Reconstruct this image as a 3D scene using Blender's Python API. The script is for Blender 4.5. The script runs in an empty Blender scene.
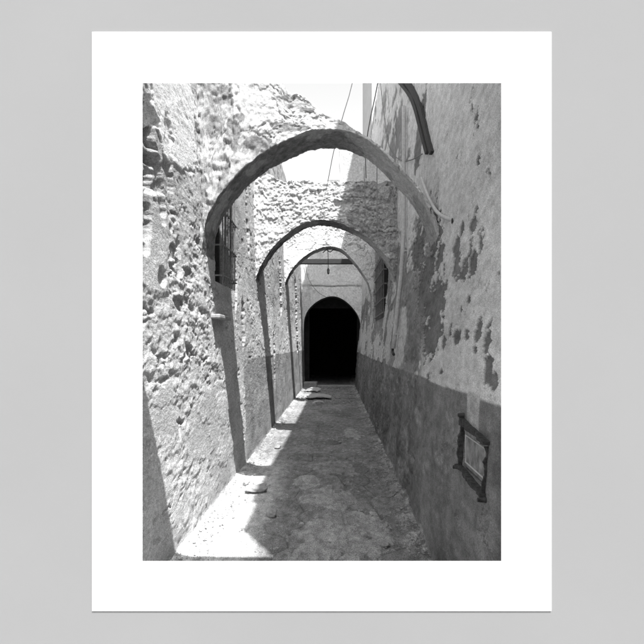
import bpy, math, random
import numpy as np
from mathutils import Vector

random.seed(7)
SC = bpy.context.scene
COL = SC.collection
F = 550.0; VX = 336.0; VY = 345.0; EYE = 1.6          # focal length and vanishing point of the photograph
SUN = Vector((1.0, -1.8, 4.2)).normalized()           # direction towards the sun


def px(x, y, Y):
    """world X, Z of a photo direction at depth Y"""
    return (x - VX) / F * Y, EYE - (y - VY) / F * Y


# ------------------------------------------------------------------ noise
def _h(i, j, k, seed):
    n = (i.astype(np.int64) * 374761393 + j.astype(np.int64) * 668265263 + k.astype(np.int64) * 2147483647 + seed * 974634777)
    n &= 0xffffffff
    n = ((n ^ (n >> 13)) * 1274126177) & 0xffffffff
    n = ((n ^ (n >> 16)) * 2246822519) & 0xffffffff
    n ^= n >> 15
    return (n & 0xffffff) / float(0xffffff)


def vnoise(x, y, z, seed=0):
    xi, yi, zi = np.floor(x), np.floor(y), np.floor(z)
    u, v, w = x - xi, y - yi, z - zi
    u = u * u * u * (u * (u * 6 - 15) + 10); v = v * v * v * (v * (v * 6 - 15) + 10); w = w * w * w * (w * (w * 6 - 15) + 10)
    r = 0
    for a in (0, 1):
        for b in (0, 1):
            for c in (0, 1):
                r = r + _h(xi + a, yi + b, zi + c, seed) * (u if a else 1 - u) * (v if b else 1 - v) * (w if c else 1 - w)
    return r * 2 - 1


def vn2(x, y, seed=0):
    xi, yi = np.floor(x), np.floor(y)
    u, v = x - xi, y - yi
    u = u * u * (3 - 2 * u); v = v * v * (3 - 2 * v); zi = np.zeros_like(xi)
    return ((_h(xi, yi, zi, seed) * (1 - u) + _h(xi + 1, yi, zi, seed) * u) * (1 - v) +
            (_h(xi, yi + 1, zi, seed) * (1 - u) + _h(xi + 1, yi + 1, zi, seed) * u) * v) * 2 - 1


def fbm2(x, y, f, oct=5, seed=0, gain=.5, rot=1.1):
    r = 0; a = 1; s = 0
    for o in range(oct):
        ca, sa = math.cos(o * rot), math.sin(o * rot)
        r = r + a * vn2((x * ca - y * sa) * f + 17.3 * o, (x * sa + y * ca) * f + 5.1 * o, seed + o); s += a; a *= gain; f *= 2.03
    return r / s


def fbm3(x, y, z, f, oct=4, seed=0, gain=.5):
    r = 0; a = 1; s = 0
    for o in range(oct):
        r = r + a * vnoise(x * f + 9.7 * o, y * f + 3.3 * o, z * f + 6.1 * o, seed + o); s += a; a *= gain; f *= 2.03
    return r / s


def worley(x, y, f, seed=0):
    """distance to nearest and second nearest feature, and a random value of the cell"""
    x = x * f; y = y * f
    xi, yi = np.floor(x), np.floor(y)
    d1 = np.full(x.shape, 9.0); d2 = np.full(x.shape, 9.0); cid = np.zeros(x.shape)
    z0 = np.zeros_like(xi)
    for a in (-1, 0, 1):
        for b in (-1, 0, 1):
            cx = xi + a + .1 + .8 * _h(xi + a, yi + b, z0, seed); cy = yi + b + .1 + .8 * _h(xi + a, yi + b, z0, seed + 7)
            d = np.hypot(x - cx, y - cy); r = _h(xi + a, yi + b, z0, seed + 13)
            m = d < d1
            d2 = np.where(m, d1, np.minimum(d2, d)); cid = np.where(m, r, cid); d1 = np.where(m, d, d1)
    return d1, d2, cid


def sst(a, b, x):
    t = np.clip((x - a) / (b - a), 0, 1)
    return t * t * (3 - 2 * t)


def ell(y, z, cy, cz, ry, rz, wob=0, ang=0):
    """soft blob: 1 in the middle, 0 outside, edge at 0.5"""
    c, s = math.cos(ang), math.sin(ang)
    a, b = (y - cy) * c + (z - cz) * s, -(y - cy) * s + (z - cz) * c
    return 1 - np.hypot(a / ry, b / rz) + wob


# ------------------------------------------------------------------ scene helpers
def tag(o, label=None, cat=None, group=None, kind=None):
    if label: o['label'] = label
    if cat: o['category'] = cat
    if group: o['group'] = group
    if kind: o['kind'] = kind
    return o


def link(name, me, mat, parent=None):
    o = bpy.data.objects.new(name, me)
    COL.objects.link(o)
    if mat: me.materials.append(mat)
    if parent: o.parent = parent
    return o


def empty(name, loc, rz=0):
    o = bpy.data.objects.new(name, None); COL.objects.link(o)
    o.location = loc; o.rotation_euler = (0, 0, rz); o.empty_display_size = .1
    return o


def mesh_np(name, co, quads, tone=None, smooth=True, rough=None):
    me = bpy.data.meshes.new(name)
    co = np.asarray(co, dtype=np.float32).reshape(-1, 3); quads = np.asarray(quads, dtype=np.int32).reshape(-1, 4)
    me.vertices.add(len(co)); me.vertices.foreach_set('co', co.ravel())
    me.loops.add(quads.size); me.loops.foreach_set('vertex_index', quads.ravel())
    me.polygons.add(len(quads)); me.polygons.foreach_set('loop_start', np.arange(0, quads.size, 4, dtype=np.int32))
    me.update(calc_edges=True)
    me.polygons.foreach_set('use_smooth', np.full(len(quads), smooth))
    if tone is not None:
        a = me.attributes.new('tone', 'FLOAT', 'POINT'); a.data.foreach_set('value', np.asarray(tone, dtype=np.float32).ravel())
    me.update()
    return me


def grid_quads(nu, nv, flip=False, wrap_v=False, keep=None):
    i = np.arange(nu - 1)[:, None]; j = np.arange(nv if wrap_v else nv - 1)[None, :]
    a = i * nv + j; b = (i + 1) * nv + j; c = (i + 1) * nv + (j + 1) % nv; d = i * nv + (j + 1) % nv
    q = np.stack([a, b, c, d] if not flip else [a, d, c, b], -1)
    if keep is not None: return q[keep]
    return q.reshape(-1, 4)


class MB:
    def __init__(s): s.v = []; s.f = []
    def box(s, x0, x1, y0, y1, z0, z1):
        n = len(s.v)
        s.v += [(x0, y0, z0), (x1, y0, z0), (x1, y1, z0), (x0, y1, z0), (x0, y0, z1), (x1, y0, z1), (x1, y1, z1), (x0, y1, z1)]
        s.f += [tuple(n + k for k in q) for q in ((3, 2, 1, 0), (4, 5, 6, 7), (0, 1, 5, 4), (1, 2, 6, 5), (2, 3, 7, 6), (3, 0, 4, 7))]
        return s
    def tube(s, pts, r, n=8, jit=0, close=True):
        pts = [Vector(p) for p in pts]; base = len(s.v)
        rr = r if isinstance(r, (list, tuple)) else [r] * len(pts)
        up = Vector((0.13, 0.31, 0.94))
        for i, p in enumerate(pts):
            t = (pts[min(i + 1, len(pts) - 1)] - pts[max(i - 1, 0)]).normalized()
            a = t.cross(up)
            if a.length < 1e-3: a = t.cross(Vector((1, 0, 0)))
            a.normalize(); b = t.cross(a)
            for k in range(n):
                w = 2 * math.pi * k / n
                s.v.append(tuple(p + (a * math.cos(w) + b * math.sin(w)) * (rr[i] * (1 + jit * random.uniform(-1, 1)))))
        for i in range(len(pts) - 1):
            for k in range(n):
                s.f.append((base + i * n + k, base + i * n + (k + 1) % n, base + (i + 1) * n + (k + 1) % n, base + (i + 1) * n + k))
        if close:
            s.f.append(tuple(base + k for k in range(n))[::-1]); s.f.append(tuple(base + (len(pts) - 1) * n + k for k in range(n)))
        return s
    def build(s, name, mat, parent=None, smooth=False, bevel=0):
        me = bpy.data.meshes.new(name); me.from_pydata(s.v, [], s.f); me.update()
        if smooth: me.polygons.foreach_set('use_smooth', [True] * len(me.polygons))
        o = link(name, me, mat, parent)
        if bevel:
            m = o.modifiers.new('Bevel', 'BEVEL'); m.width = bevel; m.segments = 2
        return o


# ------------------------------------------------------------------ materials (all neutral grey: the photograph is black and white)
def nodes(name):
    m = bpy.data.materials.new(name); m.use_nodes = True
    nt = m.node_tree; b = nt.nodes['Principled BSDF']
    return m, nt, b


def N(nt, t, **kw):
    n = nt.nodes.new(t)
    for k, v in kw.items():
        if k in n.inputs: n.inputs[k].default_value = v
        else: setattr(n, k, v)
    return n


def grey(v): return (v, v, v, 1)


def tone_mat(name, f1=60, v1=.25, f2=320, v2=.25, bump=.4, bdist=.006, rough=.95, spec=.1, sy=1):
    """albedo from the surface's own tone, broken up by two scales of mottling, with fine grit relief"""
    m, nt, b = nodes(name); L = nt.links
    tc = N(nt, 'ShaderNodeTexCoord'); at = N(nt, 'ShaderNodeAttribute', attribute_name='tone')
    n1 = N(nt, 'ShaderNodeTexNoise', Scale=f1, Detail=6, Roughness=.65); n2 = N(nt, 'ShaderNodeTexNoise', Scale=f2, Detail=3, Roughness=.6)
    mp = N(nt, 'ShaderNodeMapping'); mp.inputs['Scale'].default_value = (1, sy, 1); L.new(tc.outputs['Object'], mp.inputs[0])
    L.new(mp.outputs[0], n1.inputs['Vector']); L.new(mp.outputs[0], n2.inputs['Vector'])
    m1 = N(nt, 'ShaderNodeMapRange'); m1.inputs['From Min'].default_value = .3; m1.inputs['From Max'].default_value = .7
    m1.inputs['To Min'].default_value = 1 - v1; m1.inputs['To Max'].default_value = 1 + v1
    m2 = N(nt, 'ShaderNodeMapRange'); m2.inputs['From Min'].default_value = .3; m2.inputs['From Max'].default_value = .7
    m2.inputs['To Min'].default_value = 1 - v2; m2.inputs['To Max'].default_value = 1 + v2
    L.new(n1.outputs['Fac'], m1.inputs['Value']); L.new(n2.outputs['Fac'], m2.inputs['Value'])
    p1 = N(nt, 'ShaderNodeMath', operation='MULTIPLY'); p2 = N(nt, 'ShaderNodeMath', operation='MULTIPLY', use_clamp=True)
    L.new(at.outputs['Fac'], p1.inputs[0]); L.new(m1.outputs[0], p1.inputs[1]); L.new(p1.outputs[0], p2.inputs[0]); L.new(m2.outputs[0], p2.inputs[1])
    cc = N(nt, 'ShaderNodeCombineColor')
    for k in range(3): L.new(p2.outputs[0], cc.inputs[k])
    L.new(cc.outputs[0], b.inputs['Base Color'])
    ad = N(nt, 'ShaderNodeMath', operation='MULTIPLY_ADD'); ad.inputs[1].default_value = .35
    L.new(n2.outputs['Fac'], ad.inputs[0]); L.new(n1.outputs['Fac'], ad.inputs[2])
    bp = N(nt, 'ShaderNodeBump', Strength=bump, Distance=bdist); L.new(ad.outputs[0], bp.inputs['Height']); L.new(bp.outputs[0], b.inputs['Normal'])
    b.inputs['Roughness'].default_value = rough; b.inputs['Specular IOR Level'].default_value = spec
    return m


def plain_mat(name, v, var=.2, f=20, rough=.8, bump=.2, bdist=.003, metal=0, spec=.3, stretch=(1, 1, 1)):
    m, nt, b = nodes(name); L = nt.links
    tc = N(nt, 'ShaderNodeTexCoord'); mp = N(nt, 'ShaderNodeMapping'); mp.inputs['Scale'].default_value = stretch
    n1 = N(nt, 'ShaderNodeTexNoise', Scale=f, Detail=7, Roughness=.65)
    L.new(tc.outputs['Object'], mp.inputs[0]); L.new(mp.outputs[0], n1.inputs['Vector'])
    r = N(nt, 'ShaderNodeValToRGB'); r.color_ramp.elements[0].position = .3; r.color_ramp.elements[1].position = .7
    r.color_ramp.elements[0].color = grey(v * (1 - var)); r.color_ramp.elements[1].color = grey(min(1, v * (1 + var)))
    L.new(n1.outputs['Fac'], r.inputs[0]); L.new(r.outputs[0], b.inputs['Base Color'])
    bp = N(nt, 'ShaderNodeBump', Strength=bump, Distance=bdist); L.new(n1.outputs['Fac'], bp.inputs['Height']); L.new(bp.outputs[0], b.inputs['Normal'])
    b.inputs['Roughness'].default_value = rough; b.inputs['Metallic'].default_value = metal; b.inputs['Specular IOR Level'].default_value = spec
    return m


M_rough = tone_mat('limewashed_rubble', 42, .28, 170, .40, .9, .014, sy=.5)
M_plast = tone_mat('flaking_plaster', 16, .26, 150, .34, .6, .008, .9, .12, sy=.45)
M_arch = tone_mat('arch_masonry', 34, .26, 180, .32, .7, .010)
M_floor = tone_mat('worn_paving', 14, .38, 120, .5, .8, .015, .9, .12, sy=.5)
M_stone = plain_mat('rubble_stone', .34, .35, 22, .95, .7, .01)
M_card = plain_mat('white_card', .86, .008, 3, .9, .05, .0005, spec=.05)
M_paint = plain_mat('smooth_grey_paint', .225, .02, 1.3, .9, .06, .0006, spec=.05)
M_iron = plain_mat('rusty_iron', .04, .5, 60, .8, .5, .002)
M_ironl = plain_mat('weathered_bar', .2, .4, 60, .7, .4, .002)
M_pipe = plain_mat('painted_pipe', .5, .2, 30, .7, .3, .002)
M_cable = plain_mat('grey_cable', .16, .2, 30, .7, .2, .001)
M_wire = plain_mat('thin_wire', .25, .2, 30, .7, .2, .001)
M_wood = plain_mat('old_timber', .05, .4, 14, .9, .5, .004, stretch=(1, 8, 8))
M_frame = plain_mat('charred_frame_wood', .05, .7, 40, .9, .7, .004)
M_plate = plain_mat('weathered_sheet_metal', .24, .6, 16, .7, .4, .003)
M_dark = plain_mat('painted_darkness', .03, .3, 6, 1, .2, .003, spec=0)  # near-black colour stands in for unlit depth
M_board = plain_mat('pale_board', .42, .25, 18, .9, .4, .003, stretch=(1, 6, 6))
M_ground = plain_mat('dusty_ground', .26, .2, 3, .95, .5, .01)
M_render = plain_mat('outer_render', .42, .15, 4, .9, .4, .004)

# ------------------------------------------------------------------ wall shapes
Y_WALL = 2.2; Y_END = 21.0


def xl(y, z): return -1.21 - .028 * z + 0 * y
def xr(y, z): return .72 + np.interp(z, [0, .5, 1.3, 2.6, 3.2, 9], [0, .03, .09, .23, .26, .27]) + 0 * y


LW = (5.78, 6.5, 2.28, 3.45)     # left window opening: y0, y1, z0, z1
RW = (10.3, 12.5, 2.15, 3.4)     # right window


def inset(y, z, w, soft=.012):
    return sst(w[0] - soft, w[0] + soft, y) * (1 - sst(w[1] - soft, w[1] + soft, y)) * sst(w[2] - soft, w[2] + soft, z) * (1 - sst(w[3] - soft, w[3] + soft, z))


def left_field(y, z):
    """relief (positive = into the alley) and albedo of the left wall"""
    u = y * .5
    w1 = fbm2(u, z, 1.3, 4, 11); w2 = fbm2(u, z, 4, 4, 21); w3 = fbm2(u, z, 14, 4, 31); q1 = fbm2(u, z, 26, 4, 44, .6)
    near = 1 - sst(4.8, 6.2, y)
    rub = sst(-.02, .22, .8 * w1 + .3 * w2 + .42 * np.exp(-((z - 1.72) / .3) ** 2) * near + .28 * sst(2.2, 2.7, z) - .16)
    d1, d2, cid = worley(u + .03 * w3 + .05 * w2, z * 1.15 + .04 * w3 + .04 * w2, 13, 3)
    peb = np.sqrt(np.clip(1 - d1 * 1.2, 0, 1)) * cid
    sh = fbm2(u, z, 1.6, 6, 81, .6); sh2 = fbm2(u, z, 1.4, 6, 87, .6)
    lay = sst(.0, .012, sh) + sst(.16, .17, sh) + sst(.03, .04, sh2)
    rim = np.exp(-(sh / .010) ** 2) + np.exp(-((sh - .16) / .008) ** 2) * .8 + np.exp(-((sh2 - .03) / .008) ** 2)
    disp = .012 * w1 + .0055 * w2 + .0022 * w3 + .002 * q1 + .0045 * lay
    disp = disp + rub * (-.012 + .012 * peb + .010 * w3 + .004 * q1) * (1 - .45 * sst(2.0, 2.5, z))
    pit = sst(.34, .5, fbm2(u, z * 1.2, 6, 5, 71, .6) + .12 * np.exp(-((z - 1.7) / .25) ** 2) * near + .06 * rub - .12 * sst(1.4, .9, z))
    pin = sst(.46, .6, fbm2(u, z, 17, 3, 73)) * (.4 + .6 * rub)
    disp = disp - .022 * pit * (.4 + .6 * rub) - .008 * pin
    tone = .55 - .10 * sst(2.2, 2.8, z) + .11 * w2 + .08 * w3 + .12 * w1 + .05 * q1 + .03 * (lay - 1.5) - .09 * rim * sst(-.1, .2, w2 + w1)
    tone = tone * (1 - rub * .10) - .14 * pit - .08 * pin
    # named cavities (y, z, ry, rz, depth, tilt)
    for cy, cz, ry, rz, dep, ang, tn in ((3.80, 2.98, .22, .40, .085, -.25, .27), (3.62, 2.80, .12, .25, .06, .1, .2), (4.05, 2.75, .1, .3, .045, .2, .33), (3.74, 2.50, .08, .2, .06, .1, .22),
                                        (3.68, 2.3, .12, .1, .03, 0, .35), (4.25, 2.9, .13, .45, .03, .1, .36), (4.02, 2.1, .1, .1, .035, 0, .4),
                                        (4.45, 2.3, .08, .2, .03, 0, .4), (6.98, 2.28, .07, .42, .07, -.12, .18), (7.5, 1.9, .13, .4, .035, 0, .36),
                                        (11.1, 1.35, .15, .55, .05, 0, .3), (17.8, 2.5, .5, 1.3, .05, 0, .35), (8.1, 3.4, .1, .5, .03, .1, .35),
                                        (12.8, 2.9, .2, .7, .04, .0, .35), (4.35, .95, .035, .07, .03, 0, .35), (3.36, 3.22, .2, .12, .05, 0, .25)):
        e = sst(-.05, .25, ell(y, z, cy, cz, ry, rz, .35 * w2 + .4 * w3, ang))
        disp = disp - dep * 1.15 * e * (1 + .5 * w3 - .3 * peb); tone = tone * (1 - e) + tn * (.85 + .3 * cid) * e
    # whitewashed sheet of plaster high on the near wall, edge proud of the rubble
    wh = sst(0, .08, ell(y, z, 4.35, 3.55, .75, .62, .45 * w2 + .2 * w3))
    tone = tone * (1 - wh) + .66 * wh; disp = disp * (1 - .5 * wh) + .012 * wh
    # painted dado on the far two thirds
    dad = (1 - sst(1.385, 1.41, z + .02 * w2)) * sst(7.35, 7.5, y + .12 * w2)
    tone = tone * (1 - dad) + dad * (.29 + .10 * w2 + .08 * w3)
    disp = disp * (1 - .4 * dad)
    # darker towards the foot
    tone = tone * (1 - .25 * (1 - sst(.0, .28, z + .1 * w2)))
    disp = disp + .025 * (1 - sst(0, .08, z)) ** 2 * (1 + 2 * w3)
    # window recess and its sill line
    ins = inset(y, z, LW)
    disp = disp * (1 - ins) - .17 * ins; tone = tone * (1 - ins) + .12 * ins
    return disp, np.clip(tone, .05, .84)


def right_field(y, z):
    u = y * .42; w1 = fbm2(u, z, 1.1, 4, 111); w2 = fbm2(u, z, 4, 5, 121, .6); w3 = fbm2(u, z, 15, 4, 131, .6); v = fbm2(y * 1.6, z * .7, 2.2, 5, 141, .6, 0)
    disp = .016 * w1 + .006 * w2 + .0018 * w3
    tone = .59 + .05 * w1 + .05 * w2 + .035 * v + .08 * sst(2.5, 4.5, z)
    far = sst(4.9, 5.6, y)
    st = fbm2(y * 1.5, z * .5, 1.6, 6, 181, .65, 0); bl = fbm2(u, z, 2.6, 7, 191, .68)
    tone = tone + .07 * st + .09 * bl + .03 * sst(3.2, 2.2, y)
    hair = 1 - sst(.004, .02, np.abs(fbm2(u, z, 1.5, 7, 195, .62) - .02)); tone = tone - .12 * hair; disp = disp - .004 * hair
    # chalky older plaster beyond the first arch, bare brown coat
    bare = far * sst(.0, .1, w1 * .7 + .15 * v + .7 * bl + .2 * w3 + .22 * sst(3.6, 2.6, z) - .05)
    tone = tone * (1 - bare) + bare * (.24 + .14 * bl + .09 * w2 + .07 * w3 + .05 * v); disp = disp - .012 * bare * (1 + w3)
    # flakes : (y, z, ry, rz)
    fl = np.full(y.shape, -9.0)
    w4 = fbm2(u, z, 40, 3, 199); big_f = fbm2(u, z, 7, 6, 197, .65)
    for ax, az, rx, rzp in ((456, 265, 5, 15), (467, 267, 3, 11), (473, 264, 4, 15), (463, 273, 3, 9), (470, 299, 2, 5), (444.5, 305, 2, 6), (451, 329, 2, 7),
                           (457, 338, 4, 8), (467, 335, 3, 5), (480, 329, 4, 12), (489, 338, 4, 15), (488.5, 369, 5, 17), (494, 383, 4, 12), (444, 341, 2, 8),
                           (434, 240, 7, 20), (456, 250, 4, 13), (474, 225, 3, 10), (462, 231, 2, 8), (481, 160, 1.5, 5), (471, 253, 3, 8), (438, 262, 5, 15),
                           (433, 312, 12, 40), (425, 282, 9, 34), (431, 345, 6, 12), (417, 250, 7, 26), (447, 285, 2, 7), (440, 372, 2, 3), (476, 350, 2, 4), (462, 310, 1.5, 4)):
        Yc = .93 * F / (ax - VX); Zc = EYE - (az - VY) / F * Yc; Xc = float(xr(np.array(Yc), np.array(Zc))); Yc = Xc * F / (ax - VX); Zc = EYE - (az - VY) / F * Yc
        fl = np.maximum(fl, ell(y, z, Yc, Zc, rx * Yc * Yc / (F * Xc), rzp * Yc / F, .55 * w3 + .75 * big_f + .4 * w4))
    gen = fbm2(u * 1.2, z * .8, 7, 6, 151, .62, 0) + .22 * w1
    fl = np.maximum(fl, (gen + .3 * w3 - .47 - .1 * sst(2.6, 3.2, z)) * 3)
    fe = np.exp(-((fl + .08) / .09) ** 2); disp = disp + .006 * fe * (y < 6); tone = tone + .05 * fe
    f = sst(0, .03, fl) * (1 - sst(3.35, 3.7, z + .1 * w2) * (y < 5.2))
    tone = tone * (1 - f) + f * (.17 + .06 * w3 + .05 * w2); disp = disp - .012 * f
    # bleached wedges beside the conduit
    for cy, cz, ry, rz in ((9.0, 1.75, .55, .5), (7.4, 1.7, .6, .45), (8.1, 2.9, .25, 1.0), (14.5, 1.9, .8, .8)):
        e = sst(0, .15, ell(y, z, cy, cz, ry, rz, .5 * w2 + .2 * v)); tone = tone * (1 - e) + .52 * e
    # bare stain in the plaster high up, behind the first arch
    e = sst(0, .08, ell(y, z, 6.55, 4.05, .55, .26, .55 * w2 + .3 * w3, -.5)); tone = tone * (1 - e) + .2 * e; disp = disp - .012 * e
    # dado
    line = 1.29 + .03 * w1 + .02 * w2 + .006 * w3 + .05 * sst(12, 20, y)
    dad = 1 - sst(-.006, .01, z - line)
    tone = tone * (1 - dad) + dad * (.18 + .04 * v + .13 * bl + .07 * st + .05 * w3)
    scr = dad * sst(.28, .42, fbm2(u, z * .9, 5, 6, 161, .65)); tone = tone + .09 * scr; disp = disp - .005 * scr
    disp = disp + dad * (.25 + .75 * far) * .022 * fbm2(u, z * .8, 6, 5, 171, .6)
    # pale strip of old whitewash above the box
    e = inset(y, z, (3.08, 3.36, 1.09, 1.32), .012); tone = tone * (1 - e) + (.42 + .08 * w3) * e
    # near wall stands 2.5 cm proud, rounded edge
    disp = disp + .03 * (1 - sst(5.02, 5.16, y)) * sst(2.2, 3.2, z)
    disp = disp + .02 * (1 - sst(0, .08, z)) ** 2 * (1 + 2 * w3)
    ins = inset(y, z, RW, .02)
    disp = disp * (1 - ins) - .16 * ins; tone = tone * (1 - ins) + .05 * ins
    # niche behind the box
    ins = inset(y, z, (2.9, 3.40, .84, 1.07), .01)
    disp = disp * (1 - ins) - .05 * ins
    return disp, np.clip(tone, .04, .82)


def facade(name, side, mat, parent, top, fine_top, k):
    ny = int(math.log(Y_END / 2.34) / k)
    ys = 2.34 * np.exp(np.linspace(0, math.log((Y_END + .3) / 2.34), ny))
    zs = np.concatenate([np.arange(-.05, fine_top, .0095), np.linspace(fine_top, top, 60)])
    Y, Z = np.meshgrid(ys, zs, indexing='ij')
    if side < 0:
        d, t = left_field(Y, Z); X = xl(Y, Z) + d
    else:
        d, t = right_field(Y, Z); X = xr(Y, Z) - d
    co = np.stack([X, Y, Z], -1)
    return link(name, mesh_np(name, co, grid_quads(len(ys), len(zs), flip=side > 0), t), mat, parent)


# ---- left house
lh = empty('house', (-1.3, 2.34, 0))
tag(lh, 'house on the sunlit side of the alley with pitted whitewashed rubble wall', 'house')
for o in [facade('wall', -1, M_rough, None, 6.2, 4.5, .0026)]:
    o.parent = lh; o.matrix_parent_inverse = lh.matrix_world.inverted() if False else o.matrix_parent_inverse
    o.location = (1.3, -2.34, 0)
m = MB(); m.box(-6.0, -1.62, 2.345, 21.25, -.1, 6.19)
o = m.build('masonry', M_render, lh); o.location = (1.3, -2.34, 0)
m = MB(); m.box(-6.1, -1.43, 2.345, 21.3, 6.2, 6.26)
o = m.build('roof', M_render, lh); o.location = (1.3, -2.34, 0)

# left window (grille cage)
wn = empty('window', (0, 0, 0)); wn.parent = lh; wn.location = (1.3, -2.34, 0)
bx = -1.305
m = MB(); m.box(bx - .155, bx - .13, LW[0] - .01, LW[1] + .01, LW[2] - .01, LW[3] + .01); m.build('pane', M_dark, wn)
m = MB()
for (a, b_, c, d) in ((LW[0], LW[0] + .05, LW[2], LW[3]), (LW[1] - .05, LW[1], LW[2], LW[3]), (LW[0] + .05, LW[1] - .05, LW[2], LW[2] + .05), (LW[0] + .05, LW[1] - .05, LW[3] - .05, LW[3])):
    m.box(bx - .13, bx - .07, a, b_, c, d)
m.build('frame', M_wood, wn)
m = MB(); xg = bx + .11
for i in range(8):
    yy = LW[0] + .02 + i * (LW[1] - LW[0] - .04) / 7
    m.tube([(xg, yy, LW[2] - .04), (xg + .004 * math.sin(i * 2), yy + .004 * math.cos(i), (LW[2] + LW[3]) / 2), (xg, yy, LW[3] + .03)], .0085, 6)
for zz in (LW[2] + .05, LW[2] + .37, LW[2] + .72, LW[3] - .06):
    m.tube([(bx - .03, LW[0] - .03, zz), (xg + .012, LW[0] - .03, zz), (xg + .014, (LW[0] + LW[1]) / 2, zz + .005), (xg + .012, LW[1] + .03, zz), (bx - .03, LW[1] + .03, zz)], .010, 6)
m.build('grille', M_ironl, wn)
m = MB(); m.box(-1.36, -1.17, 5.55, 6.15, 1.87, 1.915)
o = m.build('ledge', M_stone, lh, bevel=.012); o.location = (1.3, -2.34, 0)

# ---- right house
rh = empty('house', (1.0, 2.34, 0))
tag(rh, 'tall shaded house with peeling plaster above a dark painted dado', 'house')
o = facade('wall', 1, M_plast, rh, 7.7, 4.6, .0026); o.location = (-1.0, -2.34, 0)
m = MB(); m.box(1.30, 5.4, 2.345, 21.25, -.1, 7.69); o = m.build('masonry', M_render, rh); o.location = (-1.0, -2.34, 0)
m = MB(); m.box(1.02, 5.5, 2.345, 15.7, 7.7, 7.76); o = m.build('roof', M_render, rh); o.location = (-1.0, -2.34, 0)
m = MB(); m.box(1.03, 5.4, 15.8, 21.25, 7.695, 13.6); o = m.build('shade_block', M_render, rh); o.location = (-1.0, -2.34, 0)  # tall block added to keep the end wall in shade
m = MB(); m.box(1.02, 5.4, 1.45, 2.34, 5.6, 7.69); o = m.build('shade_overhang', M_render, rh); o.location = (-1.0, -2.34, 0)  # unseen block above the view, added to trim the sun patch on the paving
wn = empty('window', (0, 0, 0)); wn.parent = rh; wn.location = (-1.0, -2.34, 0)
bx = .93
m = MB(); m.box(bx + .13, bx + .15, RW[0] - .01, RW[1] + .01, RW[2] - .01, RW[3] + .01); m.build('pane', M_dark, wn)
m = MB()
for i in range(7):
    yy = RW[0] + .1 + i * (RW[1] - RW[0] - .2) / 6
    m.tube([(bx - .03, yy, RW[2] - .02), (bx - .03, yy, RW[3] + .02)], .012, 6)
for i in range(5):
    zz = RW[2] + .06 + i * .27
    m.tube([(bx + .02, RW[0] - .03, zz), (bx - .05, RW[0] - .03, zz), (bx - .05, RW[1] + .03, zz), (bx + .02, RW[1] + .03, zz)], .013, 6)
m.build('grille', M_ironl, wn)

# ---- end house with the dark archway
ew = empty('house', (0, Y_END, 0))
tag(ew, 'plastered house closing the far end of the alley, pierced by a dark archway', 'house')
EPX = [(303.5, 388), (303.5, 350), (303.5, 322), (306, 313), (311, 306), (319, 300), (327, 296.8), (333, 296), (340, 297.6), (347, 302), (354, 309), (359, 317), (361, 326), (361.3, 350), (361.3, 388)]
EP = np.array([px(a, b_, Y_END) for a, b_ in EPX]); EP[0, 1] = EP[-1, 1] = -.05


def resample(P, n, smooth=3):
    P = np.asarray(P, float)
    for _ in range(smooth):
        Q = [P[0]]
        for i in range(len(P) - 1):
            Q += [.75 * P[i] + .25 * P[i + 1], .25 * P[i] + .75 * P[i + 1]]
        Q.append(P[-1]); P = np.array(Q)
    s = np.concatenate([[0], np.cumsum(np.hypot(*np.diff(P, axis=0).T))]); t = np.linspace(0, s[-1], n)
    return np.stack([np.interp(t, s, P[:, 0]), np.interp(t, s, P[:, 1])], -1)


Pin = resample(EP, 260)
nu, nv = 260, 150
th = np.linspace(0, 1, nu)
# outer rectangle walked at the same pace
cxm = -.14
out = []
for p in Pin:
    d = np.array([p[0] - cxm, p[1] - 1.6]); d /= np.linalg.norm(d)
    s = min(((2.4) / abs(d[0])) if abs(d[0]) > 1e-6 else 1e9, ((7.9 - 1.6) / d[1]) if d[1] > 1e-6 else 1e9, (1.65 / -d[1]) if d[1] < -1e-6 else 1e9)
    out.append([cxm + d[0] * s, 1.6 + d[1] * s])
out = np.array(out); out[0] = (-2.54, -.05); out[-1] = (2.26, -.05)
S = np.linspace(0, 1, nv)[None, :, None] ** 1.3
XZ = Pin[:, None, :] * (1 - S) + out[:, None, :] * S
X, Z = XZ[..., 0], XZ[..., 1]
w2 = fbm2(X, Z, 3, 4, 301); w3 = fbm2(X, Z, 12, 4, 311)
dy = .02 * w2 + .008 * w3
crk = np.abs(Z - (3.85 + .07 * fbm2(X, X * 0, 3, 3, 321))); ck = 1 - sst(.008, .035, crk)
dy = dy - .03 * ck + .02 * sst(3.82, 3.88, Z)
tn = .78 + .07 * w2 + .05 * w3 - .35 * ck - .2 * sst(.25, .5, w2 + w3)
lowd = (1 - sst(1.3, 1.36, Z)); tn = tn * (1 - lowd) + .2 * lowd
front = np.stack([X, Y_END - dy, Z], -1)
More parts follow.
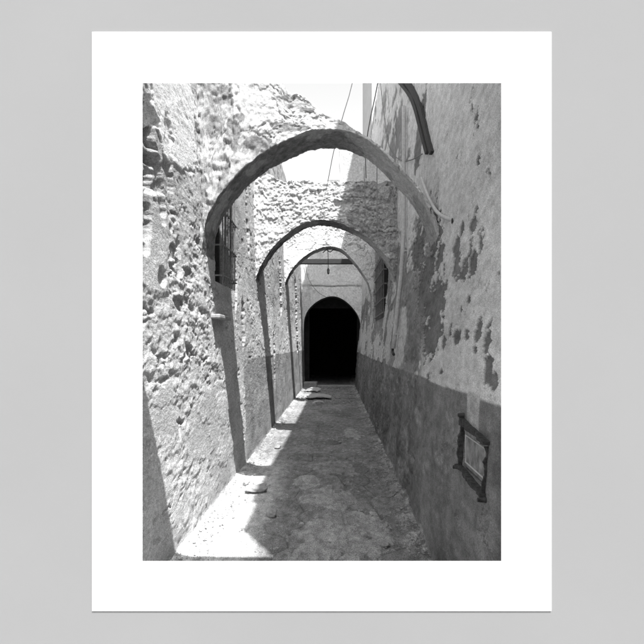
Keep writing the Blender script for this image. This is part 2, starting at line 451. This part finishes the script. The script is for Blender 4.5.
# reveal behind the face
rv = np.linspace(0, 1, 20)[None, 1:]
RX = np.repeat(Pin[:, 0:1], 19, 1); RZ = np.repeat(Pin[:, 1:2], 19, 1)
rev = np.stack([RX, Y_END + .02 + rv * .7 + 0 * RX, RZ], -1)
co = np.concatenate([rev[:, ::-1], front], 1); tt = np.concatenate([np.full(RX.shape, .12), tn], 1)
o = link('wall', mesh_np('wall', co, grid_quads(nu, 19 + nv, flip=False), np.clip(tt, .04, .8)), M_plast, ew); o.location = (0, -Y_END, 0)
m = MB()   # passage behind, its darkness painted as near-black surfaces
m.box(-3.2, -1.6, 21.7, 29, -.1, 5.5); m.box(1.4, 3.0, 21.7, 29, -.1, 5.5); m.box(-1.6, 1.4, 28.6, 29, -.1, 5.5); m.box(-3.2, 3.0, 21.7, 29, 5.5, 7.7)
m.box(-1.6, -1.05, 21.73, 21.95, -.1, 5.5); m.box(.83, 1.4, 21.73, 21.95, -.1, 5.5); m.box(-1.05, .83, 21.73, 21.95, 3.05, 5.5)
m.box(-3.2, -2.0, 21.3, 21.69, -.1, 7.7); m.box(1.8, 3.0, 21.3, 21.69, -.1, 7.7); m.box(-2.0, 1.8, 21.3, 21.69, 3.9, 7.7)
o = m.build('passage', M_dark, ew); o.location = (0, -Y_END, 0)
m = MB(); m.box(-1.22, -.72, 20.55, 21.2, -.02, .2); o = m.build('step', M_stone, ew, bevel=.02); o.location = (0, -Y_END, 0)
m = MB(); m.box(-.71, .95, 20.85, 21.3, -.02, .06); o = m.build('threshold', M_stone, ew, bevel=.015); o.location = (0, -Y_END, 0)

# ------------------------------------------------------------------ arches
A1 = ([(188, 282), (197, 266), (202.5, 252), (204, 240), (204, 226), (211, 208), (223, 190), (237, 172), (252, 160), (270, 149), (290, 138.5), (310, 131), (327, 128.5), (345, 130.5), (363, 137), (384, 152), (403, 172), (420, 193), (433, 215), (440, 236), (443, 260)], 5.2, .5)
A2 = ([(248, 320), (252, 295), (257, 272), (266, 256), (276, 243), (285, 235), (297, 226), (310, 220.5), (325, 219), (344, 224), (366, 235), (381, 250), (391, 265), (397, 285), (398, 300)], 8.8, .45)
A3 = ([(277, 330), (280, 305), (284, 286), (288, 275), (298, 261), (313, 250.6), (322, 247.5), (329, 246), (336, 247), (343, 249.5), (354, 261), (366, 277), (371, 290), (373, 310), (373, 325)], 13.9, .5)


def arch(label, spec, topf, seed, stub=None, ring_tone=.3):
    P, Y0, T = spec
    Pin = resample([px(a, b_, Y0) for a, b_ in P], 420)
    n = len(Pin); t = np.gradient(Pin, axis=0); t /= np.linalg.norm(t, axis=1)[:, None]
    nrm = np.stack([-t[:, 1], t[:, 0]], -1)      # outward (left of travel left->right over the top is up)
    if nrm[n // 2, 1] < 0: nrm = -nrm
    u0 = np.linspace(0, 1, n)
    Pin = Pin + nrm * (.010 * fbm2(u0 * 11, u0 * 0, 1, 5, seed, .65))[:, None]
    Pout = Pin + nrm * (.12 - .10 * sst(-.1, .25, Pin[:, 0]) * (Y0 < 6))[:, None]
    Pout[:, 1] = np.maximum(Pout[:, 1], topf(Pout[:, 0]) + .06 * fbm2(Pout[:, 0], Pout[:, 0] * 0, 7, 4, seed + 5))
    # embedded ends run out into the walls
    nf, ntp, nb, ns = 120, 14, 30, 34
    rows = []
    S = np.linspace(0, 1, nf)
    for s in S: rows.append(np.column_stack([Pin[:, 0] * (1 - s) + Pout[:, 0] * s, np.full(n, Y0), Pin[:, 1] * (1 - s) + Pout[:, 1] * s]))
    kf = len(rows)
    for s in np.linspace(0, 1, ntp + 2)[1:-1]: rows.append(np.column_stack([Pout[:, 0], np.full(n, Y0 + T * s), Pout[:, 1]]))
    for s in np.linspace(1, 0, nb): rows.append(np.column_stack([Pin[:, 0] * (1 - s) + Pout[:, 0] * s, np.full(n, Y0 + T), Pin[:, 1] * (1 - s) + Pout[:, 1] * s]))
    ks = len(rows)
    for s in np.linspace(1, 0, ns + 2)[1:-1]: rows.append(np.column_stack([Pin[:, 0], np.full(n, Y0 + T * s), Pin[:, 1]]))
    co = np.stack(rows, 1)                     # n x rows x 3
    x, y, z = co[..., 0], co[..., 1], co[..., 2]
    isf = np.zeros(co.shape[1]); isf[:kf] = 1
    isf = isf[None, :] + 0 * x
    iss = np.zeros(co.shape[1]); iss[ks:] = 1; iss = iss[None, :] + 0 * x
    w1 = fbm3(x, y, z, 1.6, 3, seed); w2 = fbm3(x, y, z, 5, 4, seed + 3); w3 = fbm3(x, y, z, 17, 3, seed + 9)
    # exposed stones on the front
    d1, d2, cid = worley(x * .8 + .16 * w2 + .05 * w3, z * 1.7 + .14 * fbm3(x, y, z, 4, 3, seed + 77) + .06 * w3, 6.5, seed); big = sst(.02, .5, d2 - d1)
    w5 = fbm3(x, y, z, 34, 2, seed + 91)
    exp_ = sst(-.01, .06, w1 * .9 + .5 * w2 + stub['rub'](x, z)) if stub else sst(.1, .22, w1 + .5 * w2)
    off = .012 * w2 + .005 * w3
    if Y0 > 6 and Y0 < 10: shade_coat = sst(-.05, .1, x - .1 + .5 * w2)  # shaded right half of the middle arch painted darker, as patchy bare coat
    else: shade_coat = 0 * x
    sh = fbm3(x, y * 0, z, 2.3, 5, seed + 61, .6); sh2 = fbm3(x, y * 0, z, 1.9, 5, seed + 67, .6)
    lay = sst(.0, .012, sh) + sst(.12, .13, sh) + sst(.02, .032, sh2)
    rim = np.exp(-(sh / .009) ** 2) + np.exp(-((sh - .12) / .008) ** 2) + np.exp(-((sh2 - .02) / .008) ** 2)
    # thin layered cracks
    crk = 1 - sst(.006, .03, np.abs(fbm3(x, y, z, 2.6, 4, seed + 21) - .08))
    dY = -(off * .8 + .006 * w5 + isf * ((1 - .4 * (Y0 < 6)) * exp_ * (-.022 + .022 * big * cid + .012 * w2 + .010 * w3 + .006 * w5) + .007 * lay * (1 - .6 * exp_) - .012 * crk * (1 - exp_)))
    co2 = co.copy()
    co2[..., 1] = y + dY
    edge = .017 * fbm3(x, y, z, 15, 5, seed + 31, .7) + .008 * w2
    co2[..., 2] = z + edge + iss * (.010 * w3 + .006 * w5)
    co2[..., 0] = x + .016 * fbm3(x, y, z, 13, 5, seed + 41, .7)
    tone_f = .70 - .15 * (Y0 < 6) + .09 * w2 + .07 * w1 + .04 * (lay - 1.5) - .32 * rim * sst(-.15, .1, w2) - exp_ * (.14 + .12 * (1 - big) - .12 * cid - .16 * w3 - .1 * w2) - .3 * crk * (1 - exp_) * (w1 > -.1)
    if stub and 'patch' in stub: tone_f = tone_f * (1 - stub['patch'](x, z, w2, w3)) + (.24 + .08 * w3) * stub['patch'](x, z, w2, w3)
    tone_s = ring_tone + .14 * sst(0, .06, w1 + .6 * w2) + .10 * w3 + .08 * w5 + .16 * sst(-.1, .6, x)  # underside shade deepened in the tone, easing off to the right
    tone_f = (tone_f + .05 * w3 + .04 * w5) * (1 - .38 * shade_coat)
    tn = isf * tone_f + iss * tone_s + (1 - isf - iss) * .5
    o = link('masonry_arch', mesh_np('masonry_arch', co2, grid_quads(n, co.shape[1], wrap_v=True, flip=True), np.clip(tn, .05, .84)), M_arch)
    tag(o, label, 'arch', 'masonry arches spanning the alley')
    return o


def top1(x): return np.interp(x, [-1.5, -1.25, -.95, -.72, -.46, -.3, -.12, -.02, .1, .3], [5.9, 5.3, 4.85, 4.45, 4.02, 3.93, 3.76, 3.66, 3.0, 0])
def top2(x): return np.interp(x, [-1.4, -1.1, -.8, -.5, 0, 1.2], [4.5, 4.32, 4.22, 4.24, 4.22, 4.22])
def top3(x): return np.interp(x, [-1.5, 1.2], [4.75, 4.7])


def patch1(x, z, w2, w3):
    e = 0
    for cx, cz, rx, rz in ((-.74, 3.48, .2, .07), (-.97, 3.54, .05, .17), (-1.12, 3.98, .12, .10), (-.45, 3.65, .12, .03), (-.9, 3.75, .04, .05), (-.27, 3.82, .14, .035), (-1.14, 3.7, .06, .07), (-.5, 3.93, .09, .02)):
        e = np.maximum(e, sst(-.01, .03, ell(x, z, cx, cz, rx, rz, 1.0 * w2 + .6 * w3)))
    return e


a1 = arch('nearest and largest arch, broken masonry sloping down to a thin crown', A1, top1, 500,
          {'rub': lambda x, z: -.45 + .9 * sst(-.85, -1.05, x), 'patch': patch1}, .21)
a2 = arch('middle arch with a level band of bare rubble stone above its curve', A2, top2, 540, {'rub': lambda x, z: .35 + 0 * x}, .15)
a3 = arch('smallest, farthest arch with slightly pointed crown in front of the beam', A3, top3, 580, {'rub': lambda x, z: -.3 + 0 * x}, .16)
# stub of plastered wall that still stands on the shaded half of the middle arch
xs = np.linspace(.06, 1.1, 70); zs = np.linspace(0, 1, 80)
Xg, Zg = np.meshgrid(xs, zs, indexing='ij'); Zg = 4.12 + Zg * (np.interp(Xg, [.06, .6, .95, 1.1], [4.93, 4.86, 4.5, 4.4]) - 4.12); w2 = fbm2(Xg, Zg, 5, 4, 601); Xg2 = Xg + .015 * w2 * (Xg < .5)
fr = np.stack([Xg2, 8.9 - .012 * w2, Zg], -1); bk = np.stack([Xg2, 9.15 + .01 * w2, Zg], -1)
q1 = grid_quads(70, 80); nn = 70 * 80
q = [q1, grid_quads(70, 80, flip=True) + nn]
i0 = np.arange(79)
q.append(np.stack([i0, i0 + 1, i0 + 1 + nn, i0 + nn], -1)); j0 = np.arange(69) * 80 + 79
q.append(np.stack([j0, j0 + 80, j0 + 80 + nn, j0 + nn], -1))
o = link('wall_stub', mesh_np('wall_stub', np.concatenate([fr.reshape(-1, 3), bk.reshape(-1, 3)]), np.concatenate(q), np.tile((.62 + .06 * w2).ravel(), 2), smooth=False), M_arch, a2)

# ------------------------------------------------------------------ ground and paving
m = MB(); m.v = [(-300, -300, -.03), (300, -300, -.03), (300, 300, -.03), (-300, 300, -.03)]; m.f = [(0, 1, 2, 3)]
tag(m.build('ground', M_ground), kind='structure')
ys = 2.34 * np.exp(np.linspace(0, math.log(29.5 / 2.34), 900)); xs = np.linspace(-1.75, 1.5, 420)
Y, X = np.meshgrid(ys, xs, indexing='ij')
U = Y * .45; w1 = fbm2(X, U, 1.0, 5, 701, .6); w2 = fbm2(X, U, 3.4, 6, 711, .62); w3 = fbm2(X, U, 14, 4, 721, .6)
d1, d2, cid = worley(X + .03 * w2, Y * .8 + .04 * w2, 2.6, 731); jn = 1 - sst(.015, .06, d2 - d1)
g1, g2, gid = worley(X + .02 * w3, Y, 26, 741); gid2 = (gid * 37.7) % 1.0; grit = sst(.42, .2, g1 / (.3 + gid2)) * (gid > .95)
Z = .012 * w1 + .008 * w2 + .004 * w3 - .008 * jn * (w1 > -.1) + .008 * grit + .006 * (cid - .5)
edge = np.minimum(X - xl(Y, 0), .72 - X)
Z = Z + .04 * sst(.16, -.02, edge + .10 * w2 + .04 * w3)
tn = .225 + .08 * w2 + .07 * w1 + .06 * w3 + .05 * (cid - .5) - .07 * jn * (w1 > -.1) + .2 * grit
# pale, worn cement patches
for cx, cy, rx, ry in ((.1, 4.65, .42, .5), (-.1, 5.75, .26, .38), (.0, 7.2, .3, .35), (-.35, 6.4, .14, .3), (.3, 9.8, .2, .5)):
    e = sst(0, .08, ell(X, Y, cx, cy, rx, ry, 1.0 * w2 + .4 * w3 + .5 * w1) + .05); tn = tn * (1 - e) + (.325 + .08 * w3 + .08 * w2) * e; Z = Z + .006 * e
damp = sst(.0, .2, w1 + .4 * w2 - .15) * sst(-.5, -.3, X); tn = tn * (1 - .22 * damp)
# sunlight painted in: paving made paler where the sun patch falls
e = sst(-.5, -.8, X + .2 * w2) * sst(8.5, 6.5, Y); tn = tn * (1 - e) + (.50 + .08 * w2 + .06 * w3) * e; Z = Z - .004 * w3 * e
rb = sst(.2, .05, edge + .05 * w2) * sst(.25, .5, w3 + .3); tn = tn + .12 * rb
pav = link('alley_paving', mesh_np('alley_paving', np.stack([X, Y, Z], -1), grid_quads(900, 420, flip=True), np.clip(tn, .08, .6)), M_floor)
tag(pav, kind='structure')


# ------------------------------------------------------------------ loose stones, boards, rubble
def stone(name, loc, r, label, group=None, seed=0, mat=None):
    import bmesh
    bm = bmesh.new(); bmesh.ops.create_icosphere(bm, subdivisions=4, radius=1)
    c = np.array([v.co[:] for v in bm.verts]); rs = np.random.RandomState(seed)
    for k in range(16):     # knock flat facets off
        dn = rs.normal(size=3); dn /= np.linalg.norm(dn); h = .5 + .28 * rs.rand(); pr = c @ dn
        c = c - np.clip(pr - h, 0, None)[:, None] * dn[None] * .9
    nz = fbm3(c[:, 0], c[:, 1], c[:, 2], 2.5, 4, seed + 50)
    c = c * (1 + .22 * nz[:, None]) * np.array(r)[None]
    for v, p in zip(bm.verts, c): v.co = p
    for f in bm.faces: f.smooth = True
    me = bpy.data.meshes.new(name); bm.to_mesh(me); bm.free()
    o = link(name, me, mat or M_stone); o.location = loc; o.rotation_euler = (0, 0, rs.rand() * 6)
    tag(o, label, 'stone', group)
    return o


def gp(x, y):
    Yd = EYE * F / (y - VY); return ((x - VX) / F * Yd, Yd)


SG = 'loose stones on the paving'
for i, (x, y, r, lb) in enumerate([
    (256, 492, (.17, .11, .06), 'broad pale stone lying across the edge of the sunlit paving'),
    (236, 474, (.07, .06, .06), 'knobbly stone at the foot of the wall under the first arch shadow'),
    (246, 485, (.06, .045, .035), 'small stone between the broad pale stone and the wall'),
    (271, 516, (.09, .07, .045), 'rounded stone half in shade at the edge of the nearest sun patch'),
    (278, 448, (.07, .06, .03), 'flat stone at the shaded edge of the second sun patch'),
    (387, 527, (.03, .025, .02), 'dark pebble alone in the middle of the shaded paving'),
    (386, 547, (.06, .035, .02), 'pale flat chip near the bottom edge of the paving'),
    (400, 490, (.06, .05, .03), 'stone lying against the foot of the dark dado'),
    (340, 443, (.05, .04, .02), 'pale chip on the shaded paving beyond the first arch')]):
    X0, Y0 = gp(x, y)
    stone('stone', (X0, Y0, r[2] * .55 + .005), r, lb, SG, 20 + i)
# boards fallen in front of the archway
def board(x0, x1, y, w, rz, tilt, label):
    X0, Y0 = gp(x0, y); X1, _ = gp(x1, y); L_ = abs(X1 - X0)
    n = 14; m = MB(); rs = np.random.RandomState(int(x0 * 7))
    for i in range(n):
        t = i / (n - 1); xx = -L_ / 2 + L_ * t; ww = w / 2 * (1 + .22 * (rs.rand() - .5)); sk = .12 * w * math.sin(3 * t)
        if i in (0, n - 1): ww *= .75
        h = .03 * math.sin(t * 3.1) + .006 * rs.rand()
        m.v += [(xx + .1 * (rs.rand() - .5) * (i in (0, n - 1)), -ww + sk, h), (xx + .12 * (rs.rand() - .5) * (i in (0, n - 1)), ww + sk, h + .01), (xx, ww + sk, h + .03), (xx, -ww + sk, h + .022)]
    for i in range(n - 1):
        for k in range(4): m.f.append((i * 4 + k, i * 4 + 4 + k, i * 4 + 4 + (k + 1) % 4, i * 4 + (k + 1) % 4))
    m.f.append((0, 1, 2, 3)); e = (n - 1) * 4; m.f.append((e + 3, e + 2, e + 1, e))
    o = m.build('board', M_board, bevel=.003); o.location = ((X0 + X1) / 2, Y0, .05); o.rotation_euler = (tilt, .02, rz)
    tag(o, label, 'board', 'boards lying before the archway'); return o
board(307, 331, 399, .75, .12, .03, 'pale board lying flat on the ground before the dark archway')
board(306, 320, 392, .5, -.3, .10, 'short pale board nearest the archway step')
board(314, 324, 405, .12, .25, .0, 'narrow lath lying in front of the larger pale board')
# uncountable grit and plaster crumbs
m = MB(); rs = np.random.RandomState(5)
for k in range(2600):
    yy = 3.6 * math.exp(rs.rand() * 1.7); side = rs.rand()
    if side < .42: xx = .70 - abs(rs.normal()) * .10
    elif side < .8: xx = -1.17 + abs(rs.normal()) * .10
    else: xx = -1.1 + 1.75 * rs.rand()
    s = .004 + .012 * rs.rand() ** 3; n = len(m.v); zz = .015 + .03 * (1 if side < .8 else 0) * max(0, 1 - abs(xx - (.7 if side < .42 else -1.17)) / .2)
    for c in ((1, 0, 0), (-1, 0, 0), (0, 1, 0), (0, -1, 0), (0, 0, 1), (0, 0, -1)):
        j = .6 + .8 * rs.rand(3); m.v.append((xx + c[0] * s * j[0] + .3 * s * rs.randn(), yy + c[1] * s * j[1] + .3 * s * rs.randn(), zz + c[2] * s * .6 * j[2]))
    for f in ((0, 2, 4), (2, 1, 4), (1, 3, 4), (3, 0, 4), (2, 0, 5), (1, 2, 5), (3, 1, 5), (0, 3, 5)): m.f.append(tuple(n + q_ for q_ in f))
for k in range(420):
    yy = 15 + 5.6 * rs.rand(); xx = -1.1 + 1.7 * rs.rand() ** 1.5; s = .012 + .03 * rs.rand() ** 2; n = len(m.v)
    for c in ((1, 0, 0), (-1, 0, 0), (0, 1, 0), (0, -1, 0), (0, 0, 1), (0, 0, -1)):
        j = .6 + .8 * rs.rand(3); m.v.append((xx + c[0] * s * j[0] + .4 * s * rs.randn(), yy + c[1] * s * j[1] + .4 * s * rs.randn(), .015 + c[2] * s * .6 * j[2]))
    for f in ((0, 2, 4), (2, 1, 4), (1, 3, 4), (3, 0, 4), (2, 0, 5), (1, 2, 5), (3, 1, 5), (0, 3, 5)): m.f.append(tuple(n + q_ for q_ in f))
tag(m.build('rubble', M_stone), 'plaster crumbs and grit strewn over the paving and along both walls', 'rubble', kind='stuff')

# ------------------------------------------------------------------ beam, hanging fitting, wires
m = MB(); m.box(-1.45, 1.2, 16.95, 17.1, 4.10, 4.26)
tag(m.build('beam', M_wood, bevel=.015), 'dark timber beam spanning the alley just beyond the farthest arch', 'beam')
hk = empty('hanging_lamp_fitting', (-.2, 14.15, 3.55))
tag(hk, 'small fitting dangling on a cord below the crown of the farthest arch', 'lamp fitting')
m = MB(); m.tube([(-.02, 0, .62), (.0, 0, .3), (0, 0, .0)], .009, 6); m.build('cord', M_iron, hk)
m = MB(); m.tube([(0, 0, .02), (0, 0, -.02), (0, 0, -.1), (0, 0, -.13)], [.02, .035, .03, .015], 10); m.build('socket', M_iron, hk)
m = MB(); m.tube([(-.14, -.02, .42), (-.05, 0, .50), (.05, 0, .44), (.13, .01, .5)], .012, 6); m.build('bracket', M_iron, hk)


def wire(pts, r, label, name='wire', mat=None, cat='wire', sm=3):
    P = np.array(pts, float)
    for _ in range(sm):
        Q = [P[0]]
        for i in range(len(P) - 1): Q += [.75 * P[i] + .25 * P[i + 1], .25 * P[i] + .75 * P[i + 1]]
        Q.append(P[-1]); P = np.array(Q)
    m = MB(); m.tube([tuple(p) for p in P], r, 7); return tag(m.build(name, mat or M_wire, smooth=True), label, cat)


def rwp(x, y, off=.02):
    """point on the right wall seen at photo x, y"""
    Xw = .96
    for _ in range(6):
        Yd = Xw * F / (x - VX); z = EYE - (y - VY) / F * Yd; Xw = float(xr(np.array(Yd), np.array(z)))
    return (Xw - off, Yd, z)


p0 = px(357, 70, 8.0); p1 = px(336, 133, 8.0)
wire([(p0[0] + .1, 7.6, p0[1] + .9), (p0[0], 8.0, p0[1]), (p1[0], 8.2, p1[1]), (p1[0] - .15, 8.85, p1[1] - .55)], .006, 'thin overhead wire slanting down to the middle arch in the open gap', sm=2)
p0 = px(381, 70, 7.0); p1 = px(365, 142, 7.6)
wire([(p0[0] + .05, 6.9, p0[1] + .6), (p0[0], 7.0, p0[1]), (p1[0], 7.6, p1[1]), (px(366, 178, 8.6)[0], 8.6, px(366, 178, 8.6)[1])], .008, 'overhead wire dropping beside the roof line of the shaded house', sm=2)
wire([rwp(379, 60), rwp(383, 100), rwp(387, 130), rwp(391, 152), rwp(403, 162), rwp(414, 160), rwp(424, 154)], .007, 'slack cable looping down the upper plaster above the nearest arch', 'cable', M_cable, 'cable')
wire([px(364, 166, 8.7)[:1] + (8.7,) + px(364, 166, 8.7)[1:], px(365, 195, 8.7)[:1] + (8.7,) + px(365, 195, 8.7)[1:], px(365, 216, 8.7)[:1] + (8.7,) + px(365, 216, 8.7)[1:]], .006, 'short wire hanging down the rubble face of the middle arch', sm=1)
wire([px(377, 165, 7.9)[:1] + (7.9,) + px(377, 165, 7.9)[1:], px(377, 200, 7.9)[:1] + (7.9,) + px(377, 200, 7.9)[1:], px(377, 228, 7.9)[:1] + (7.9,) + px(377, 228, 7.9)[1:]], .008, 'longer wire hanging in shade right of the middle arch crown', sm=1)
p = [px(305, 262, 20.8), px(308, 280, 20.9), px(318, 293, 20.93), px(326, 297, 20.93)]
wire([(a, 20.9, b_) for a, b_ in p], .011, 'thin sagging wire against the plaster above the dark archway')

# conduit down the shaded wall
cd = empty('conduit', (0, 0, 0)); tag(cd, 'vertical grey conduit running down the peeling wall between first and second arches', 'pipe')
top = rwp(403, 150, .03); Yc = 7.6
pts = [(float(xr(np.array(Yc), np.array(z))) - .045, Yc + .01 * math.sin(z * 4), z) for z in np.linspace(1.55, 4.9, 24)]
m = MB(); m.tube(pts, .03, 10); m.build('pipe', M_pipe, cd, smooth=True)
for z in (1.75, 2.9):
    xx = float(xr(np.array(Yc), np.array(z))); m = MB(); m.box(xx - .07, xx + .02, Yc - .035, Yc + .035, z - .012, z + .012); m.build('clamp', M_pipe, cd)
m = MB(); xx = float(xr(np.array(Yc), np.array(1.5))); m.tube([(xx - .045, Yc, 1.56), (xx - .05, Yc - .02, 1.5), (xx - .05, Yc - .16, 1.47)], .02, 8); m.build('elbow', M_iron, cd)

# the bent pipe that leaves the near plaster and turns into the wall
wire([rwp(424, 178, .03), rwp(431, 196, .035), rwp(439, 210, .04), rwp(447, 217, .035), rwp(453, 220, .0)], .017, 'short pale bent pipe entering a hole where the nearest arch meets the wall', 'pipe', M_pipe, 'pipe')
x_, y_, z_ = rwp(454, 221, .0)
m = MB(); m.tube([(x_ - .018, y_, z_), (x_ + .05, y_, z_)], [.022, .028], 12)
tag(m.build('wall_socket_ring', M_iron, smooth=False), 'small dark round collar around the end of the bent pipe', 'collar')

# pair of dark curved bands high on the shaded wall
cb = empty('curved_bands', rwp(420, 120, .0)); tag(cb, 'pair of dark parallel metal bands curving down the upper wall of the shaded house', 'metal bands')
def band(offp, w):
    path = [(392, 66), (401, 80), (411, 92), (417, 106), (421, 122), (425, 138), (429, 153)]
    P = [rwp(a + offp, b_, .02) for a, b_ in path]
    P = np.array(P); Q = P
    for _ in range(3):
        R = [Q[0]]
        for i in range(len(Q) - 1): R += [.75 * Q[i] + .25 * Q[i + 1], .25 * Q[i] + .75 * Q[i + 1]]
        R.append(Q[-1]); Q = np.array(R)
    m = MB(); n0 = 0
    for i, p in enumerate(Q):
        ww = w * p[1] ** 2 / 533
        for dx, dyy in ((-.004, -ww / 2), (-.004, ww / 2), (.03, ww / 2), (.03, -ww / 2)): m.v.append((p[0] + dx - cb.location[0], p[1] + dyy - cb.location[1], p[2] - cb.location[2]))
    for i in range(len(Q) - 1):
        for k in range(4): m.f.append((i * 4 + k, i * 4 + (k + 1) % 4, i * 4 + 4 + (k + 1) % 4, i * 4 + 4 + k))
    m.f.append((3, 2, 1, 0)); e = (len(Q) - 1) * 4; m.f.append((e, e + 1, e + 2, e + 3))
    return m.build('band', M_iron, cb)
band(-1.2, 1.5); band(3.4, 1.9)

# ------------------------------------------------------------------ box with wooden frame on the near shaded wall
bxp = empty('wall_box', (0, 0, 0)); tag(bxp, 'small meter box with dark splintered wooden frame set in the dark dado', 'wall box')
def fr_pt(y, z, off): return (float(xr(np.array(y), np.array(z))) - off, y, z)
def bar(pA, pB, w0, w1, name, seed):
    rs = np.random.RandomState(seed); n = 40; m = MB(); tt_ = np.linspace(0, 1, n); wob = fbm2(tt_ * 4, tt_ * 0, 1, 5, seed, .7) * .8; wob2 = fbm2(tt_ * 6, tt_ * 0 + 3, 1, 4, seed)
    A = np.array(pA); B = np.array(pB); d = (B - A) / np.linalg.norm(B - A)
    side = np.array([0, -d[2], d[1]]); out_ = np.array([-1, 0, 0])
    for i in range(n):
        t = i / (n - 1); c = A + (B - A) * t; w = (w0 + (w1 - w0) * t) * (1 + .5 * wob[i]) / 2; hh = .016 + .010 * wob2[i]
        for a, b_ in ((-1, 0), (-1, 1), (1, 1), (1, 0)): m.v.append(tuple(c + side * a * w + out_ * (b_ * hh * 2.2 - .012)))
    for i in range(n - 1):
        for k in range(4): m.f.append((i * 4 + k, i * 4 + (k + 1) % 4, i * 4 + 4 + (k + 1) % 4, i * 4 + 4 + k))
    m.f.append((3, 2, 1, 0)); e = (n - 1) * 4; m.f.append((e, e + 1, e + 2, e + 3))
    return m.build(name, M_frame, bxp)
Yn, Yf_, Zt, Zb = 2.87, 3.42, 1.09, .845
bar(fr_pt(Yf_, Zt + .06, .0), fr_pt(Yf_, Zb + .0, .0), .03, .022, 'frame_post', 1)
bar(fr_pt(Yn, Zt - .02, -.008), fr_pt(Yn, Zb - .03, -.008), .012, .014, 'frame_post', 2)
bar(fr_pt(Yf_ + .02, Zt + .035, .002), fr_pt(Yn - .02, Zt - .0, .002), .046, .018, 'frame_rail', 3)
bar(fr_pt(Yf_ + .03, Zb + .0, .002), fr_pt(Yn - .02, Zb - .03, .002), .024, .026, 'frame_rail', 4)
m = MB(); m.box(.795, .812, Yn + .02, Yf_ - .03, Zb + .01, Zt - .01); m.build('door', M_plate, bxp, bevel=.004)
m = MB(); m.tube([(.792, Yn + .05, Zb + .04), (.792, Yn + .05, Zt - .04), (.792, Yf_ - .06, Zt - .04), (.792, Yf_ - .06, Zb + .04), (.792, Yn + .05, Zb + .04)], .005, 6); m.build('door_lip', M_pipe, bxp)
for yy, zz in ((Yf_ + .03, Zb - .01), (Yn - .03, Zb - .045), (Yf_ - .0, Zt + .075)):
    a = fr_pt(yy, zz, .03); m = MB(); m.tube([(a[0] - .012, yy, zz), (a[0] + .05, yy, zz)], [.011, .017], 10); m.build('knob', M_frame, bxp)

# ------------------------------------------------------------------ grey front wall and the white mount around the opening
def ring(name, y0, y1, o, i0, i1, mat):
    """rectangular ring: outer rect o, inner rect i0 on the front and i1 on the back; rects are x0,x1,z0,z1"""
    def r(c, y): return [(c[0], y, c[2]), (c[1], y, c[2]), (c[1], y, c[3]), (c[0], y, c[3])]
    m = MB(); m.v = r(o, y0) + r(i0, y0) + r(o, y1) + r(i1, y1)
    for k in range(4):
        n = (k + 1) % 4
        m.f += [(k, n, 4 + n, 4 + k), (8 + n, 8 + k, 12 + k, 12 + n), (4 + k, 4 + n, 12 + n, 12 + k), (n, k, 8 + k, 8 + n)]
    return m.build(name, mat)


def rect(x0, x1, y0, y1, Y=Y_WALL):
    a = px(x0, y1, Y); b_ = px(x1, y0, Y); return (a[0], b_[0], a[1], b_[1])


op = rect(142.3, 501.3, 83, 561); mo = rect(92, 551.5, 32, 611)
def grow(r, g): return (r[0] - g, r[1] + g, r[2] - g, r[3] + g)
w = ring('front_wall', Y_WALL + .004, Y_WALL + .11, (-4.6, 4.2, -.03, 4.3), grow(op, .03), grow(op, .16), M_paint)
tag(w, 'smooth light grey wall with a rectangular opening onto the alley', 'wall')
w = ring('white_mount', Y_WALL, Y_WALL + .0035, mo, op, grow(op, .0015), M_card)
tag(w, 'broad white card mount fixed around the opening on the grey wall', 'mount')

# ------------------------------------------------------------------ light, sky, camera
wd = bpy.data.worlds.new('World'); SC.world = wd; wd.use_nodes = True
nt = wd.node_tree; nt.nodes.clear()
sky = nt.nodes.new('ShaderNodeTexSky'); sky.sky_type = 'NISHITA'; sky.sun_disc = False
sky.sun_elevation = math.asin(SUN.z); sky.sun_rotation = math.atan2(SUN.x, SUN.y); sky.dust_density = 3.0; sky.air_density = 1.0
hs = nt.nodes.new('ShaderNodeHueSaturation'); hs.inputs['Saturation'].default_value = 0
bg = nt.nodes.new('ShaderNodeBackground'); bg.inputs['Strength'].default_value = .138
ow = nt.nodes.new('ShaderNodeOutputWorld')
nt.links.new(sky.outputs[0], hs.inputs['Color']); nt.links.new(hs.outputs[0], bg.inputs['Color']); nt.links.new(bg.outputs[0], ow.inputs['Surface'])
sl = bpy.data.lights.new('sun', 'SUN'); sl.energy = 4.3; sl.angle = math.radians(.53)
so = bpy.data.objects.new('sun', sl); COL.objects.link(so); so.rotation_euler = SUN.to_track_quat('Z', 'Y').to_euler(); so.location = (8, -10, 20)

cam = bpy.data.cameras.new('camera'); co_ = bpy.data.objects.new('camera', cam); COL.objects.link(co_)
co_.location = (0, 0, EYE); co_.rotation_euler = (math.pi / 2, 0, 0)
cam.sensor_width = 36; cam.lens = 36 * F / 644; cam.shift_x = (322 - VX) / 644; cam.shift_y = -(322 - VY) / 644
cam.clip_start = .05; cam.clip_end = 2000
SC.camera = co_
vs = SC.view_settings; vs.view_transform = 'Standard'; vs.look = 'None'; vs.gamma = 1; vs.use_curve_mapping = False; vs.exposure = 1.12
SC.cycles.use_denoising = True; SC.cycles.max_bounces = 8; SC.cycles.diffuse_bounces = 5
